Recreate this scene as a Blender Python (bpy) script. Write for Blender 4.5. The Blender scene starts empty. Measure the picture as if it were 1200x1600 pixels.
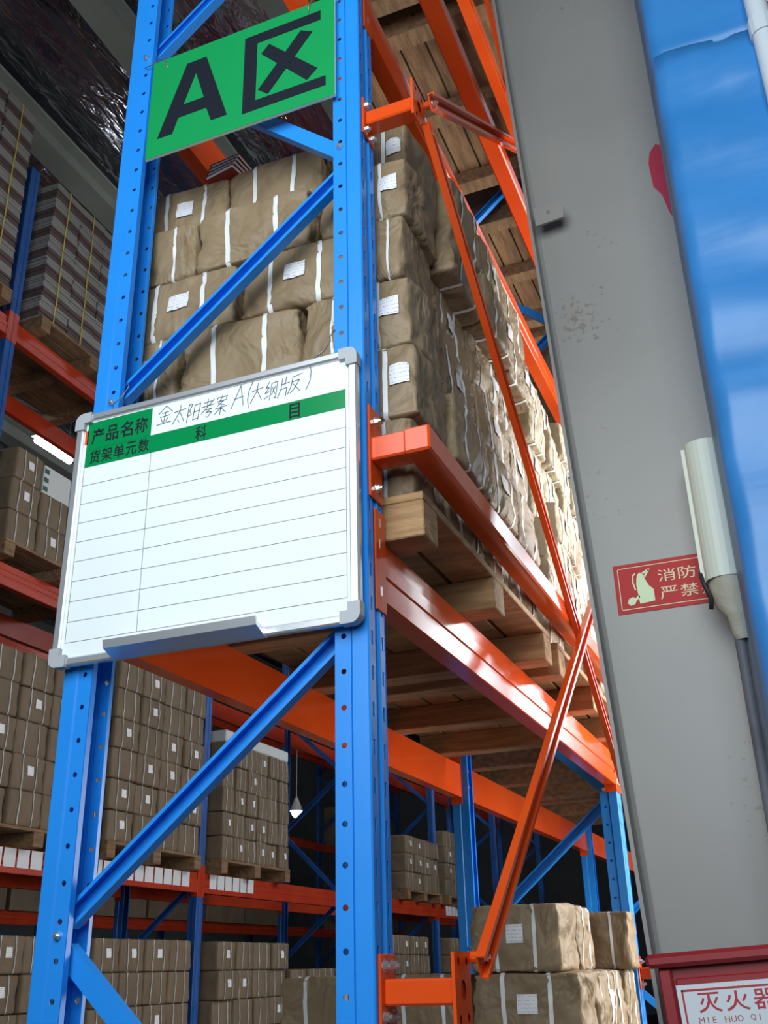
import bpy, math, random
from mathutils import Vector, Matrix, noise

scene = bpy.context.scene
col = scene.collection
random.seed(7)
R = math.radians

# ------------------------------------------------------------------ camera, world, lights, exposure
cam_d = bpy.data.cameras.new('camera')
cam_d.sensor_fit = 'VERTICAL'
cam_d.sensor_height = 36.0
cam_d.lens = 36.0 * 1577.65 / 1600.0
cam_d.clip_start = 0.05
cam = bpy.data.objects.new('camera', cam_d)
cam.location = (0.8282, -1.832, 1.55)
cam.rotation_euler = (R(114.405), R(1.341), R(22.334))
col.objects.link(cam)
scene.camera = cam

world = bpy.data.worlds.new('overcast_sky')
scene.world = world
world.use_nodes = True
bgn = world.node_tree.nodes['Background']
bgn.inputs[0].default_value = (0.80, 0.90, 1.0, 1)
bgn.inputs[1].default_value = 0.06


def area(name, loc, rot, sx, sy, power, colour):
    l = bpy.data.lights.new(name, 'AREA')
    l.shape = 'RECTANGLE'
    l.size, l.size_y = sx, sy
    l.energy = power
    l.color = colour
    o = bpy.data.objects.new(name, l)
    o.location = loc
    o.rotation_euler = rot
    col.objects.link(o)
    return o


# daylight of the open loading front behind the camera, and of the side door past the column
area('daylight_loading_front', (0.45, -2.9, 3.5), (R(79), 0, R(4)), 3.0, 2.5, 152, (0.86, 0.95, 1.0))
area('daylight_side_door', (1.75, 3.3, 2.9), (R(90), 0, R(90)), 2.6, 3.2, 215, (1.0, 0.98, 0.93))

scene.view_settings.view_transform = 'Standard'
scene.view_settings.look = 'None'
scene.view_settings.exposure = 0.05
scene.view_settings.gamma = 1.0
scene.view_settings.use_curve_mapping = False
scene.cycles.use_denoising = True


# ------------------------------------------------------------------ materials
MATS = {}


def base_mat(name, rgb, rough=0.5, metal=0.0, spec=0.5):
    m = bpy.data.materials.new(name)
    m.use_nodes = True
    nt = m.node_tree
    b = nt.nodes['Principled BSDF']
    b.inputs['Base Color'].default_value = (*rgb, 1)
    b.inputs['Roughness'].default_value = rough
    b.inputs['Metallic'].default_value = metal
    b.inputs['Specular IOR Level'].default_value = spec
    MATS[name] = m
    return m, nt, b


def varied(name, rgb, rgb2, scale=4.0, rough=0.5, metal=0.0, bump=0.0, bscale=30.0, stretch=(1, 1, 1),
           spec=0.5, rand=False, detail=4.0, lo=0.35, hi=0.65, dist=0.0, bdist=0.02):
    m, nt, b = base_mat(name, rgb, rough, metal, spec)
    tc = nt.nodes.new('ShaderNodeTexCoord')
    mp = nt.nodes.new('ShaderNodeMapping')
    mp.inputs['Scale'].default_value = stretch
    nt.links.new(tc.outputs['Object'], mp.inputs['Vector'])
    if rand:
        oi = nt.nodes.new('ShaderNodeObjectInfo')
        ml = nt.nodes.new('ShaderNodeVectorMath')
        ml.operation = 'SCALE'
        ml.inputs[0].default_value = (7, 11, 5)
        nt.links.new(oi.outputs['Random'], ml.inputs['Scale'])
        nt.links.new(ml.outputs[0], mp.inputs['Location'])
    n = nt.nodes.new('ShaderNodeTexNoise')
    n.inputs['Scale'].default_value = scale
    n.inputs['Detail'].default_value = detail
    n.inputs['Distortion'].default_value = dist
    nt.links.new(mp.outputs[0], n.inputs['Vector'])
    cr = nt.nodes.new('ShaderNodeValToRGB')
    cr.color_ramp.elements[0].position = lo
    cr.color_ramp.elements[0].color = (*rgb, 1)
    cr.color_ramp.elements[1].position = hi
    cr.color_ramp.elements[1].color = (*rgb2, 1)
    nt.links.new(n.outputs['Fac'], cr.inputs['Fac'])
    nt.links.new(cr.outputs[0], b.inputs['Base Color'])
    if bump:
        n2 = nt.nodes.new('ShaderNodeTexNoise')
        n2.inputs['Scale'].default_value = bscale
        n2.inputs['Detail'].default_value = 3.0
        n2.inputs['Distortion'].default_value = 0.8
        nt.links.new(mp.outputs[0], n2.inputs['Vector'])
        bp = nt.nodes.new('ShaderNodeBump')
        bp.inputs['Strength'].default_value = bump
        bp.inputs['Distance'].default_value = bdist
        nt.links.new(n2.outputs['Fac'], bp.inputs['Height'])
        nt.links.new(bp.outputs[0], b.inputs['Normal'])
    return m


varied('blue_paint', (0.014, 0.255, 0.80), (0.018, 0.275, 0.84), 3, rough=0.34, spec=0.5)
varied('blue_paint_shaded', (0.008, 0.065, 0.26), (0.012, 0.09, 0.34), 3, rough=0.4)  # same blue paint, background shade painted in as a darker tone
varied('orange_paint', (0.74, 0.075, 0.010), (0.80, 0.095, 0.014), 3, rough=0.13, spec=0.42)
varied('orange_paint_shaded', (0.36, 0.030, 0.010), (0.44, 0.042, 0.012), 3, rough=0.25)  # rack orange again, darkened to carry the dimness of the background
varied('kraft', (0.245, 0.172, 0.098), (0.295, 0.212, 0.125), 3, rough=0.5, bump=1.0, bscale=6, bdist=.045, rand=True, spec=0.35)
varied('kraft_lit', (0.40, 0.33, 0.225), (0.50, 0.42, 0.30), 3, rough=0.55, bump=1.0, bscale=9, bdist=.04, rand=True, spec=0.35)  # same brown paper, side door daylight painted in as a lighter tone
varied('kraft_shaded', (0.145, 0.106, 0.067), (0.185, 0.136, 0.088), 3, rough=0.65, bump=0.4, bscale=9, rand=True, spec=0.3)  # same brown paper, darkened to paint in the dim background
varied('strap', (0.74, 0.76, 0.76), (0.82, 0.83, 0.82), 8, rough=0.4)
varied('strap_shaded', (0.42, 0.42, 0.40), (0.50, 0.50, 0.48), 8, rough=0.5)  # white strap greyed to paint in the dim light on far parcels
varied('strap_yellow', (0.60, 0.45, 0.06), (0.66, 0.5, 0.08), 8, rough=0.4)
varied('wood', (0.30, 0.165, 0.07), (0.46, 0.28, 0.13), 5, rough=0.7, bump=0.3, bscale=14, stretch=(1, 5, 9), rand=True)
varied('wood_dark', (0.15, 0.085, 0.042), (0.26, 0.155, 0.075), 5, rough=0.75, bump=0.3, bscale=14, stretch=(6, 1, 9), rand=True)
varied('column_grey', (0.245, 0.235, 0.218), (0.28, 0.27, 0.25), 1.2, rough=0.42, bump=0.05, bscale=3)
varied('foil', (0.40, 0.40, 0.45), (0.62, 0.62, 0.68), 1.2, rough=0.11, metal=1.0, bump=1.0, bscale=4.5, stretch=(1.8, 0.5, 1), dist=1.0)
varied('roof_steel', (0.20, 0.215, 0.19), (0.25, 0.265, 0.235), 2, rough=0.6)
varied('concrete', (0.13, 0.125, 0.12), (0.18, 0.175, 0.165), 1.5, rough=0.8, bump=0.1, bscale=20)
varied('wall_panel', (0.28, 0.30, 0.32), (0.33, 0.35, 0.37), 1.0, rough=0.7)
varied('blue_sheet', (0.030, 0.205, 0.53), (0.042, 0.235, 0.59), 1.4, rough=0.36, bump=0.12, bscale=1.4, stretch=(0.7, 1, 4.5))
base_mat('white_board', (0.86, 0.92, 0.93), 0.12, spec=0.6)
base_mat('green_print', (0.0, 0.25, 0.07), 0.2)
base_mat('green_sign', (0.005, 0.31, 0.085), 0.35)
base_mat('sign_core', (0.72, 0.76, 0.70), 0.5)
base_mat('ink_black', (0.010, 0.013, 0.022), 0.6, spec=0.2)
base_mat('ink_grey', (0.10, 0.12, 0.14), 0.5)
base_mat('marker_ink', (0.07, 0.10, 0.14), 0.4)
base_mat('aluminium', (0.74, 0.76, 0.80), 0.32, metal=0.75)
base_mat('grey_plastic', (0.42, 0.44, 0.47), 0.45)
base_mat('zinc', (0.75, 0.75, 0.74), 0.28, metal=0.9)
base_mat('wire', (0.35, 0.34, 0.32), 0.4, metal=0.7)
base_mat('cream_plastic', (0.58, 0.60, 0.50), 0.42)
varied('beige_tape', (0.36, 0.33, 0.25), (0.42, 0.39, 0.30), 9, rough=0.7, bump=0.3, bscale=20)
varied('dark_pipe', (0.12, 0.12, 0.13), (0.20, 0.20, 0.21), 6, rough=0.5)
varied('cabinet_red', (0.25, 0.014, 0.020), (0.29, 0.018, 0.024), 3, rough=0.38)
base_mat('sticker_red', (0.42, 0.012, 0.012), 0.5, spec=0.25)
base_mat('sticker_cream', (0.62, 0.60, 0.38), 0.5)
base_mat('sticker_glow', (0.58, 0.70, 0.42), 0.5)
base_mat('plate_white', (0.62, 0.68, 0.72), 0.35)
base_mat('print_red', (0.42, 0.02, 0.035), 0.5)
base_mat('crimson_paint', (0.36, 0.02, 0.05), 0.5)
base_mat('white_card', (0.66, 0.68, 0.70), 0.4)
base_mat('paper_white', (0.80, 0.79, 0.76), 0.6)
base_mat('cover_red', (0.26, 0.02, 0.015), 0.4)
base_mat('white_box', (0.55, 0.57, 0.56), 0.6)
base_mat('box_green', (0.02, 0.09, 0.08), 0.5)
base_mat('pvc_white', (0.60, 0.66, 0.72), 0.35)
base_mat('book_grey', (0.27, 0.265, 0.25), 0.6)
base_mat('book_gap_shade', (0.03, 0.028, 0.03), 0.6)
base_mat('book_cover', (0.11, 0.075, 0.07), 0.5)
base_mat('black_rubber', (0.02, 0.02, 0.02), 0.6)


def label_mat():
    m, nt, b = base_mat('address_label', (0.80, 0.80, 0.82), 0.5)
    tc = nt.nodes.new('ShaderNodeTexCoord')
    sp = nt.nodes.new('ShaderNodeSeparateXYZ')
    nt.links.new(tc.outputs['Generated'], sp.inputs[0])
    w = nt.nodes.new('ShaderNodeTexWave')
    w.wave_type = 'BANDS'
    w.bands_direction = 'Z'
    w.inputs['Scale'].default_value = 1.6
    nt.links.new(tc.outputs['Generated'], w.inputs['Vector'])
    n = nt.nodes.new('ShaderNodeTexNoise')
    n.inputs['Scale'].default_value = 14
    nt.links.new(tc.outputs['Generated'], n.inputs['Vector'])
    mu = nt.nodes.new('ShaderNodeMath')
    mu.operation = 'MULTIPLY'
    nt.links.new(w.outputs['Fac'], mu.inputs[0])
    nt.links.new(n.outputs['Fac'], mu.inputs[1])
    cr = nt.nodes.new('ShaderNodeValToRGB')
    cr.color_ramp.elements[0].position = 0.47
    cr.color_ramp.elements[0].color = (0.80, 0.80, 0.82, 1)
    cr.color_ramp.elements[1].position = 0.56
    cr.color_ramp.elements[1].color = (0.32, 0.32, 0.42, 1)
    nt.links.new(mu.outputs[0], cr.inputs['Fac'])
    nt.links.new(cr.outputs[0], b.inputs['Base Color'])


label_mat()


def emit_mat(name, rgb, s):
    m = bpy.data.materials.new(name)
    m.use_nodes = True
    b = m.node_tree.nodes['Principled BSDF']
    b.inputs['Base Color'].default_value = (*rgb, 1)
    b.inputs['Emission Color'].default_value = (*rgb, 1)
    b.inputs['Emission Strength'].default_value = s
    MATS[name] = m


emit_mat('lamp_glow', (0.88, 0.95, 1.0), 38)
emit_mat('daylit_pane', (0.86, 0.94, 1.0), 11.0)


# rust specks on the column
def speckle():
    m = MATS['column_grey']
    nt = m.node_tree
    b = nt.nodes['Principled BSDF']
    src = b.inputs['Base Color'].links[0].from_socket
    tc = nt.nodes.new('ShaderNodeTexCoord')
    v = nt.nodes.new('ShaderNodeTexNoise')
    v.inputs['Scale'].default_value = 55
    v.inputs['Detail'].default_value = 2
    nt.links.new(tc.outputs['Object'], v.inputs['Vector'])
    v2 = nt.nodes.new('ShaderNodeTexNoise')
    v2.inputs['Scale'].default_value = 3.5
    nt.links.new(tc.outputs['Object'], v2.inputs['Vector'])
    ad = nt.nodes.new('ShaderNodeMath')
    ad.operation = 'ADD'
    nt.links.new(v.outputs['Fac'], ad.inputs[0])
    nt.links.new(v2.outputs['Fac'], ad.inputs[1])
    cr = nt.nodes.new('ShaderNodeValToRGB')
    cr.color_ramp.elements[0].position = 0.635
    cr.color_ramp.elements[0].color = (0, 0, 0, 1)
    cr.color_ramp.elements[1].position = 0.68
    cr.color_ramp.elements[1].color = (1, 1, 1, 1)
    hf = nt.nodes.new('ShaderNodeMath')
    hf.operation = 'MULTIPLY'
    hf.inputs[1].default_value = 0.5
    nt.links.new(ad.outputs[0], hf.inputs[0])
    nt.links.new(hf.outputs[0], cr.inputs['Fac'])
    mx = nt.nodes.new('ShaderNodeMix')
    mx.data_type = 'RGBA'
    sc = nt.nodes.new('ShaderNodeMath')
    sc.operation = 'MULTIPLY'
    sc.inputs[1].default_value = 0.6
    nt.links.new(cr.outputs[0], sc.inputs[0])
    nt.links.new(sc.outputs[0], mx.inputs['Factor'])
    nt.links.new(src, mx.inputs['A'])
    mx.inputs['B'].default_value = (0.16, 0.12, 0.085, 1)
    nt.links.new(mx.outputs['Result'], b.inputs['Base Color'])


speckle()


# ------------------------------------------------------------------ mesh helpers
class MB:
    def __init__(s):
        s.v, s.f = [], []

    def box(s, x0, x1, y0, y1, z0, z1):
        i = len(s.v)
        s.v += [(x, y, z) for x in (x0, x1) for y in (y0, y1) for z in (z0, z1)]
        s.f += [tuple(i + k for k in q) for q in ((0, 1, 3, 2), (4, 6, 7, 5), (0, 4, 5, 1), (2, 3, 7, 6), (0, 2, 6, 4), (1, 5, 7, 3))]
        return s

    def cbox(s, x0, x1, y0, y1, z0, z1, c=0.004):
        """box with chamfered edges"""
        i = len(s.v)
        cx, cy, cz = (x0 + x1) / 2, (y0 + y1) / 2, (z0 + z1) / 2
        hx, hy, hz = (x1 - x0) / 2, (y1 - y0) / 2, (z1 - z0) / 2
        c = min(c, hx * .8, hy * .8, hz * .8)
        ids = {}
        for sx in (-1, 1):
            for sy in (-1, 1):
                for sz in (-1, 1):
                    for a in range(3):
                        h = [hx - c, hy - c, hz - c]
                        h[a] += c
                        ids[(sx, sy, sz, a)] = len(s.v)
                        s.v.append((cx + sx * h[0], cy + sy * h[1], cz + sz * h[2]))
        def face(keys):
            pts = [Vector(s.v[ids[k]]) for k in keys]
            cen = sum(pts, Vector()) / len(pts)
            n = Vector((0, 0, 0))
            for a in range(len(pts)):
                n += pts[a].cross(pts[(a + 1) % len(pts)]) if False else (pts[a] - cen).cross(pts[(a + 1) % len(pts)] - cen)
            k2 = [ids[k] for k in keys]
            if n.dot(cen - Vector((cx, cy, cz))) < 0:
                k2.reverse()
            s.f.append(tuple(k2))
        for a in range(3):
            b, d = [(1, 2), (0, 2), (0, 1)][a]
            for sg in (-1, 1):
                ks = []
                for p, q in ((-1, -1), (1, -1), (1, 1), (-1, 1)):
                    k = [0, 0, 0]
                    k[a], k[b], k[d] = sg, p, q
                    ks.append((*k, a))
                face(ks)
            for p in (-1, 1):
                for q in (-1, 1):
                    k0, k1 = [0] * 3, [0] * 3
                    k0[a], k0[b], k0[d] = -1, p, q
                    k1[a], k1[b], k1[d] = 1, p, q
                    face([(*k0, b), (*k1, b), (*k1, d), (*k0, d)])
        for sx in (-1, 1):
            for sy in (-1, 1):
                for sz in (-1, 1):
                    face([(sx, sy, sz, 0), (sx, sy, sz, 1), (sx, sy, sz, 2)])
        return s

    def prism(s, poly, axis, a0, a1):
        """extrude a 2-D polygon; axis 1: poly is (x,z); axis 2: (x,y); axis 0: (y,z)"""
        i, n = len(s.v), len(poly)
        for a in (a0, a1):
            for p in poly:
                s.v.append((p[0], a, p[1]) if axis == 1 else ((p[0], p[1], a) if axis == 2 else (a, p[0], p[1])))
        for k in range(n):
            s.f.append((i + k, i + (k + 1) % n, i + n + (k + 1) % n, i + n + k))
        s.f.append(tuple(i + k for k in reversed(range(n))))
        s.f.append(tuple(i + n + k for k in range(n)))
        return s

    def tube(s, pts, r, n=8, caps=True):
        pts = [Vector(p) for p in pts]
        i = len(s.v)
        up = Vector((0.123, 0.31, 0.94))
        for k, p in enumerate(pts):
            d = (pts[min(k + 1, len(pts) - 1)] - pts[max(k - 1, 0)]).normalized()
            a = d.cross(up).normalized()
            b = d.cross(a)
            rr = r[k] if isinstance(r, (list, tuple)) else r
            for j in range(n):
                t = 2 * math.pi * j / n
                s.v.append(tuple(p + a * (rr * math.cos(t)) + b * (rr * math.sin(t))))
        for k in range(len(pts) - 1):
            for j in range(n):
                s.f.append((i + k * n + j, i + k * n + (j + 1) % n, i + (k + 1) * n + (j + 1) % n, i + (k + 1) * n + j))
        if caps:
            s.f.append(tuple(i + j for j in range(n)))
            s.f.append(tuple(i + (len(pts) - 1) * n + j for j in reversed(range(n))))
        return s

    def quad(s, a, b, c, d):
        i = len(s.v)
        s.v += [tuple(a), tuple(b), tuple(c), tuple(d)]
        s.f.append((i, i + 1, i + 2, i + 3))
        return s

    def mesh(s, name, mat=None, smooth=False, merge=False):
        me = bpy.data.meshes.new(name)
        me.from_pydata(s.v, [], s.f)
        me.update()
        import bmesh
        bm = bmesh.new()
        bm.from_mesh(me)
        if merge:
            bmesh.ops.remove_doubles(bm, verts=bm.verts, dist=0.0002)
        bmesh.ops.recalc_face_normals(bm, faces=bm.faces)
        bm.to_mesh(me)
        bm.free()
        if smooth:
            for p in me.polygons:
                p.use_smooth = True
        if mat:
            me.materials.append(MATS[mat])
        return me

    def build(s, name, mat, parent=None, loc=None, smooth=False, merge=False):
        return obj(name, s.mesh(name, mat, smooth, merge), parent, loc)


def obj(name, me, parent=None, loc=None):
    o = bpy.data.objects.new(name, me)
    col.objects.link(o)
    if parent is not None:
        o.parent = parent
    if loc:
        o.location = loc
    return o


def tag(o, label, cat, group=None):
    o['label'] = label
    o['category'] = cat
    if group:
        o['group'] = group
    return o


def thing(name, label, cat, loc=(0, 0, 0), rotz=0.0, group=None):
    o = bpy.data.objects.new(name, None)
    o.empty_display_size = 0.05
    col.objects.link(o)
    o.location = loc
    o.rotation_euler = (0, 0, rotz)
    return tag(o, label, cat, group)


def struct(o):
    o['kind'] = 'structure'
    return o


KIDS = {}


def kids(o):
    return KIDS.setdefault(o.name, [c for c in o.children])


def copy_tree(o, parent=None):
    c = o.copy()
    col.objects.link(c)
    c.parent = parent
    for ch in kids(o):
        copy_tree(ch, c)
    return c


def text_mesh(body, size, mat, name, extrude=0.0004, offset=0.0, space=1.0):
    cu = bpy.data.curves.new('t', 'FONT')
    cu.body = body
    cu.size = size
    cu.align_x = 'CENTER'
    cu.align_y = 'CENTER'
    cu.extrude = extrude
    cu.offset = offset
    cu.space_character = space
    cu.resolution_u = 3
    t = bpy.data.objects.new('t', cu)
    col.objects.link(t)
    bpy.context.view_layer.update()
    me = bpy.data.meshes.new_from_object(t.evaluated_get(bpy.context.evaluated_depsgraph_get()))
    bpy.data.objects.remove(t)
    me.name = name
    me.materials.clear()
    me.materials.append(MATS[mat])
    return me


def fit_text(body, x0, x1, z0, z1, y, mat, name, parent, bold=0.0, per_char=True):
    """letters facing -Y, each fitted into an equal cell of the box"""
    n = len(body)
    cw = (x1 - x0) / n
    out = []
    for k, ch in enumerate(body):
        if ch == ' ':
            continue
        me = text_mesh(ch, 1.0, mat, name, extrude=0.002, offset=bold)
        xs = [v.co.x for v in me.vertices]
        ys = [v.co.y for v in me.vertices]
        if not xs:
            continue
        w_, h_ = max(xs) - min(xs), max(ys) - min(ys)
        asc = ch.isascii()
        sx = min(cw * (0.86 if not asc else 0.9), 10) / max(w_, 1e-4)
        sz = (z1 - z0) / max(h_, 1e-4)
        if asc:
            sx = min(sx, sz)
        mx, my = (max(xs) + min(xs)) / 2, (max(ys) + min(ys)) / 2
        cx, cz = x0 + cw * (k + 0.5), (z0 + z1) / 2
        for v in me.vertices:
            a, b, c = v.co
            v.co = (cx + (a - mx) * sx, y - c * 0.15, cz + (b - my) * sz)
        out.append(obj(name, me, parent))
    return out


def ribbon(strokes, w, y, name, mat, parent):
    m = MB()
    for st in strokes:
        for (a, b) in zip(st[:-1], st[1:]):
            d = Vector((b[0] - a[0], 0, b[1] - a[1]))
            if d.length < 1e-6:
                continue
            d.normalize()
            n = Vector((-d.z, 0, d.x)) * (w / 2)
            e = d * (w * 0.35)
            A, B = Vector((a[0], y, a[1])) - e, Vector((b[0], y, b[1])) + e
            i = len(m.v)
            for yy in (0, 0.0006):
                o_ = Vector((0, yy, 0))
                m.v += [tuple(A + n + o_), tuple(A - n + o_), tuple(B - n + o_), tuple(B + n + o_)]
            m.f += [(i, i + 1, i + 2, i + 3), (i + 4, i + 7, i + 6, i + 5), (i, i + 3, i + 7, i + 4), (i + 1, i + 5, i + 6, i + 2)]
    return m.build(name, mat, parent)


# ------------------------------------------------------------------ the setting
FLOOR = struct(MB().box(-14, 9, -9, 36, -0.2, 0).build('floor', 'concrete'))
tag(FLOOR, 'grey concrete warehouse floor', 'floor')


def foil_roof():
    m = MB()
    nx, ny = 44, 90
    x0, x1, y0, y1 = -14.0, 2.2, -2.5, 36.0
    for j in range(ny + 1):
        for i in range(nx + 1):
            x, y = x0 + (x1 - x0) * i / nx, y0 + (y1 - y0) * j / ny
            z = 8.32 + 0.07 * noise.noise(Vector((x * 1.3, y * 0.5, 0))) - 0.05 * abs(math.sin((x + 4.2) / 1.25 * math.pi))
            m.v.append((x, y, z))
    for j in range(ny):
        for i in range(nx):
            a = j * (nx + 1) + i
            m.f.append((a, a + 1, a + nx + 2, a + nx + 1))
    return m.build('ceiling', 'foil', smooth=True)


CEIL = tag(struct(foil_roof()), 'wrinkled silver foil insulation under the warehouse roof', 'ceiling')
MB().box(-14, 2.2, -2.5, 36, 8.5, 8.6).build('roof_sheet', 'wall_panel', CEIL)
for k, px in enumerate([-13, -11.75, -10.5, -9.25, -8.0, -6.7, -5.45, -4.22, -2.97, -1.72, -0.47, 0.8]):
    m = MB()
    w_ = 0.11
    m.prism([(px - w_, 7.98), (px + w_, 7.98), (px + w_, 8.01), (px + .02, 8.02), (px + .02, 8.2), (px + w_, 8.21), (px + w_, 8.24), (px - w_, 8.24), (px - w_, 8.21), (px - .02, 8.2), (px - .02, 8.02), (px - w_, 8.01)], 1, -2.5, 36)
    m.build('purlin', 'roof_steel', CEIL)

tag(struct(MB().box(-14.2, -14, -2.5, 36, 0, 8.6).build('wall_left', 'wall_panel')), 'grey far side wall behind the racks', 'wall')
tag(struct(MB().box(-14, 2.2, 36, 36.2, 0, 8.6).build('wall_back', 'wall_panel')), 'grey end wall of the warehouse', 'wall')
tag(struct(MB().box(-14, -2.4, -2.7, -2.5, 0, 8.6).build('wall_light_block', 'wall_panel')), 'unseen grey wall added to block sky light on the left', 'wall')  # unseen wall, added to keep sky light off the left side
WR = MB()
WIN = [(5.9, 7.9), (8.5, 11.0)]
WR.box(2.0, 2.2, 5.6, 36, 0, 3.7).box(2.0, 2.2, 5.6, 36, 6.0, 8.6)
for (a, b) in zip([5.6] + [w[1] for w in WIN], [w[0] for w in WIN] + [36]):
    WR.box(2.0, 2.2, a, b, 3.7, 6.0)
for k, (a, b) in enumerate(WIN):
    wn = thing('window_%d' % (k + 1), 'tall daylit window with white bars in the side wall', 'window', (2.1, a, 3.7), 0, 'side wall windows')
    wn['kind'] = 'structure'
    n = round((b - a) / .5)
    for i in range(n):
        for j in range(3):
            MB().box(-.01, .01, i * (b - a) / n + .025, (i + 1) * (b - a) / n - .025, j * .766 + .03, (j + 1) * .766 - .03).build('pane', 'daylit_pane', wn)
    for i in range(n + 1):
        MB().box(-.04, .04, i * (b - a) / n - .025, i * (b - a) / n + .025, 0, 2.3).build('bar', 'white_box', wn)
    for j in range(4):
        MB().box(-.035, .035, 0, b - a, j * .766 - .03, j * .766 + .03).build('bar', 'white_box', wn)
tag(struct(WR.build('wall_right', 'wall_panel')), 'grey side wall past the open side door', 'wall')


def blue_wall():
    """blue sheet-metal cladding with oil-canning, an overlap seam and a bent-back edge"""
    def sheet(z0, z1, yoff, seed):
        m = MB()
        prof = [(0.770, 0.64), (0.798, 0.50), (0.83, 0.497), (0.90, 0.496), (0.98, 0.496), (1.066, 0.497), (1.09, 0.50)]
        nz = int((z1 - z0) / 0.06)
        n = len(prof)
        for j in range(nz + 1):
            z = z0 + (z1 - z0) * j / nz
            for k, (x, y) in enumerate(prof):
                wob = 0.0
                if 1 < k < n - 1:
                    ph = z * 21 + 2.4 * noise.noise(Vector((x * 3, 0, z * 0.9 + seed))) + (x - .8) * 5
                    amp = 0.014 * (0.35 + abs(noise.noise(Vector((x * 2, 3, z * 1.7)))) * 1.6)
                    wob = amp * math.sin(ph)
                m.v.append((x, y + yoff - wob, z))
        for j in range(nz):
            for k in range(n - 1):
                a = j * n + k
                m.f.append((a, a + 1, a + n + 1, a + n))
        return m
    w = sheet(0, 3.99, 0.0, 1).build('wall_front', 'blue_sheet', smooth=True)
    w.modifiers.new('thick', 'SOLIDIFY').thickness = 0.003
    struct(w)
    tag(w, 'blue sheet metal cladding with an overlap seam beside the grey column', 'wall')
    u = sheet(3.97, 8.3, 0.006, 5).build('upper_sheet', 'blue_sheet', w, smooth=True)
    u.modifiers.new('thick', 'SOLIDIFY').thickness = 0.003
    return w


blue_wall()
t = tag(MB().tube([(1.095, 0.47, 0.0), (1.095, 0.47, 3.9), (1.095, 0.47, 8.0)], 0.031, 14).build('downpipe', 'pvc_white', smooth=True),
        'white downpipe running up the edge of the blue cladding', 'pipe')
dp = t
for z in (2.0, 3.94, 6.0):
    MB().tube([(1.095, 0.47, z - .03), (1.095, 0.47, z + .03)], 0.036, 14).build('pipe_collar', 'pvc_white', dp)


# ------------------------------------------------------------------ tapered steel column
def column():
    c = thing('steel_column', 'tall grey tapered steel column with a red fire sticker', 'column', (0, 0, 0))
    def xl(z):
        return 0.411 - (z - 1.42) * 0.0460
    z0, z1 = 0.0, 8.3
    t = 0.010
    m = MB()
    # web
    i = len(m.v)
    for y in (0.944, 0.952):
        m.v += [(xl(z0), y, z0), (0.80, y, z0), (0.80, y, z1), (xl(z1), y, z1)]
    m.f += [(0, 1, 2, 3), (7, 6, 5, 4), (0, 4, 5, 1), (1, 5, 6, 2), (2, 6, 7, 3), (3, 7, 4, 0)]
    m.build('web', 'column_grey', c)
    m = MB()
    pts = []
    for y in (0.886, 1.010):
        for z in (z0, z1):
            for dx in (0, t):
                pts.append((xl(z) + dx, y, z))
    m.v = pts
    m.f = [(0, 1, 3, 2), (4, 6, 7, 5), (0, 2, 6, 4), (1, 5, 7, 3), (0, 4, 5, 1), (2, 3, 7, 6)]
    m.build('inner_flange', 'column_grey', c)
    MB().box(0.80, 0.81, 0.886, 1.010, z0, z1).build('outer_flange', 'column_grey', c)
    # fillet weld along the inner flange
    m = MB()
    for z in (z0, z1):
        x = xl(z) + t
        m.v += [(x, 0.930, z), (x + .004, 0.938, z), (x + .014, 0.9435, z), (x, 0.9435, z)]
    m.f = [(0, 1, 5, 4), (1, 2, 6, 5)]
    m.build('weld', 'column_grey', c)
    MB().box(0.30, 0.95, 0.80, 1.10, 0, 0.02).build('base_plate', 'column_grey', c)
    # small lug plate
    lug = MB().prism([(0.322, 3.895), (0.410, 3.888), (0.425, 3.868), (0.420, 3.826), (0.326, 3.818)], 1, 0.878, 0.8865).build('lug_plate', 'column_grey', c)
    MB().tube([(0.372, 0.878, 3.86), (0.372, 0.872, 3.86)], 0.006, 8).build('bolt', 'zinc', lug)
    # worn red paint patch
    MB().prism([(0.713, 4.00), (0.722, 4.045), (0.745, 4.075), (0.765, 4.06), (0.785, 4.07), (0.785, 3.73), (0.768, 3.735), (0.752, 3.78), (0.738, 3.86), (0.716, 3.90)], 1, 0.9425, 0.944).build('red_paint_patch', 'crimson_paint', c)
    return c


column()


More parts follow.
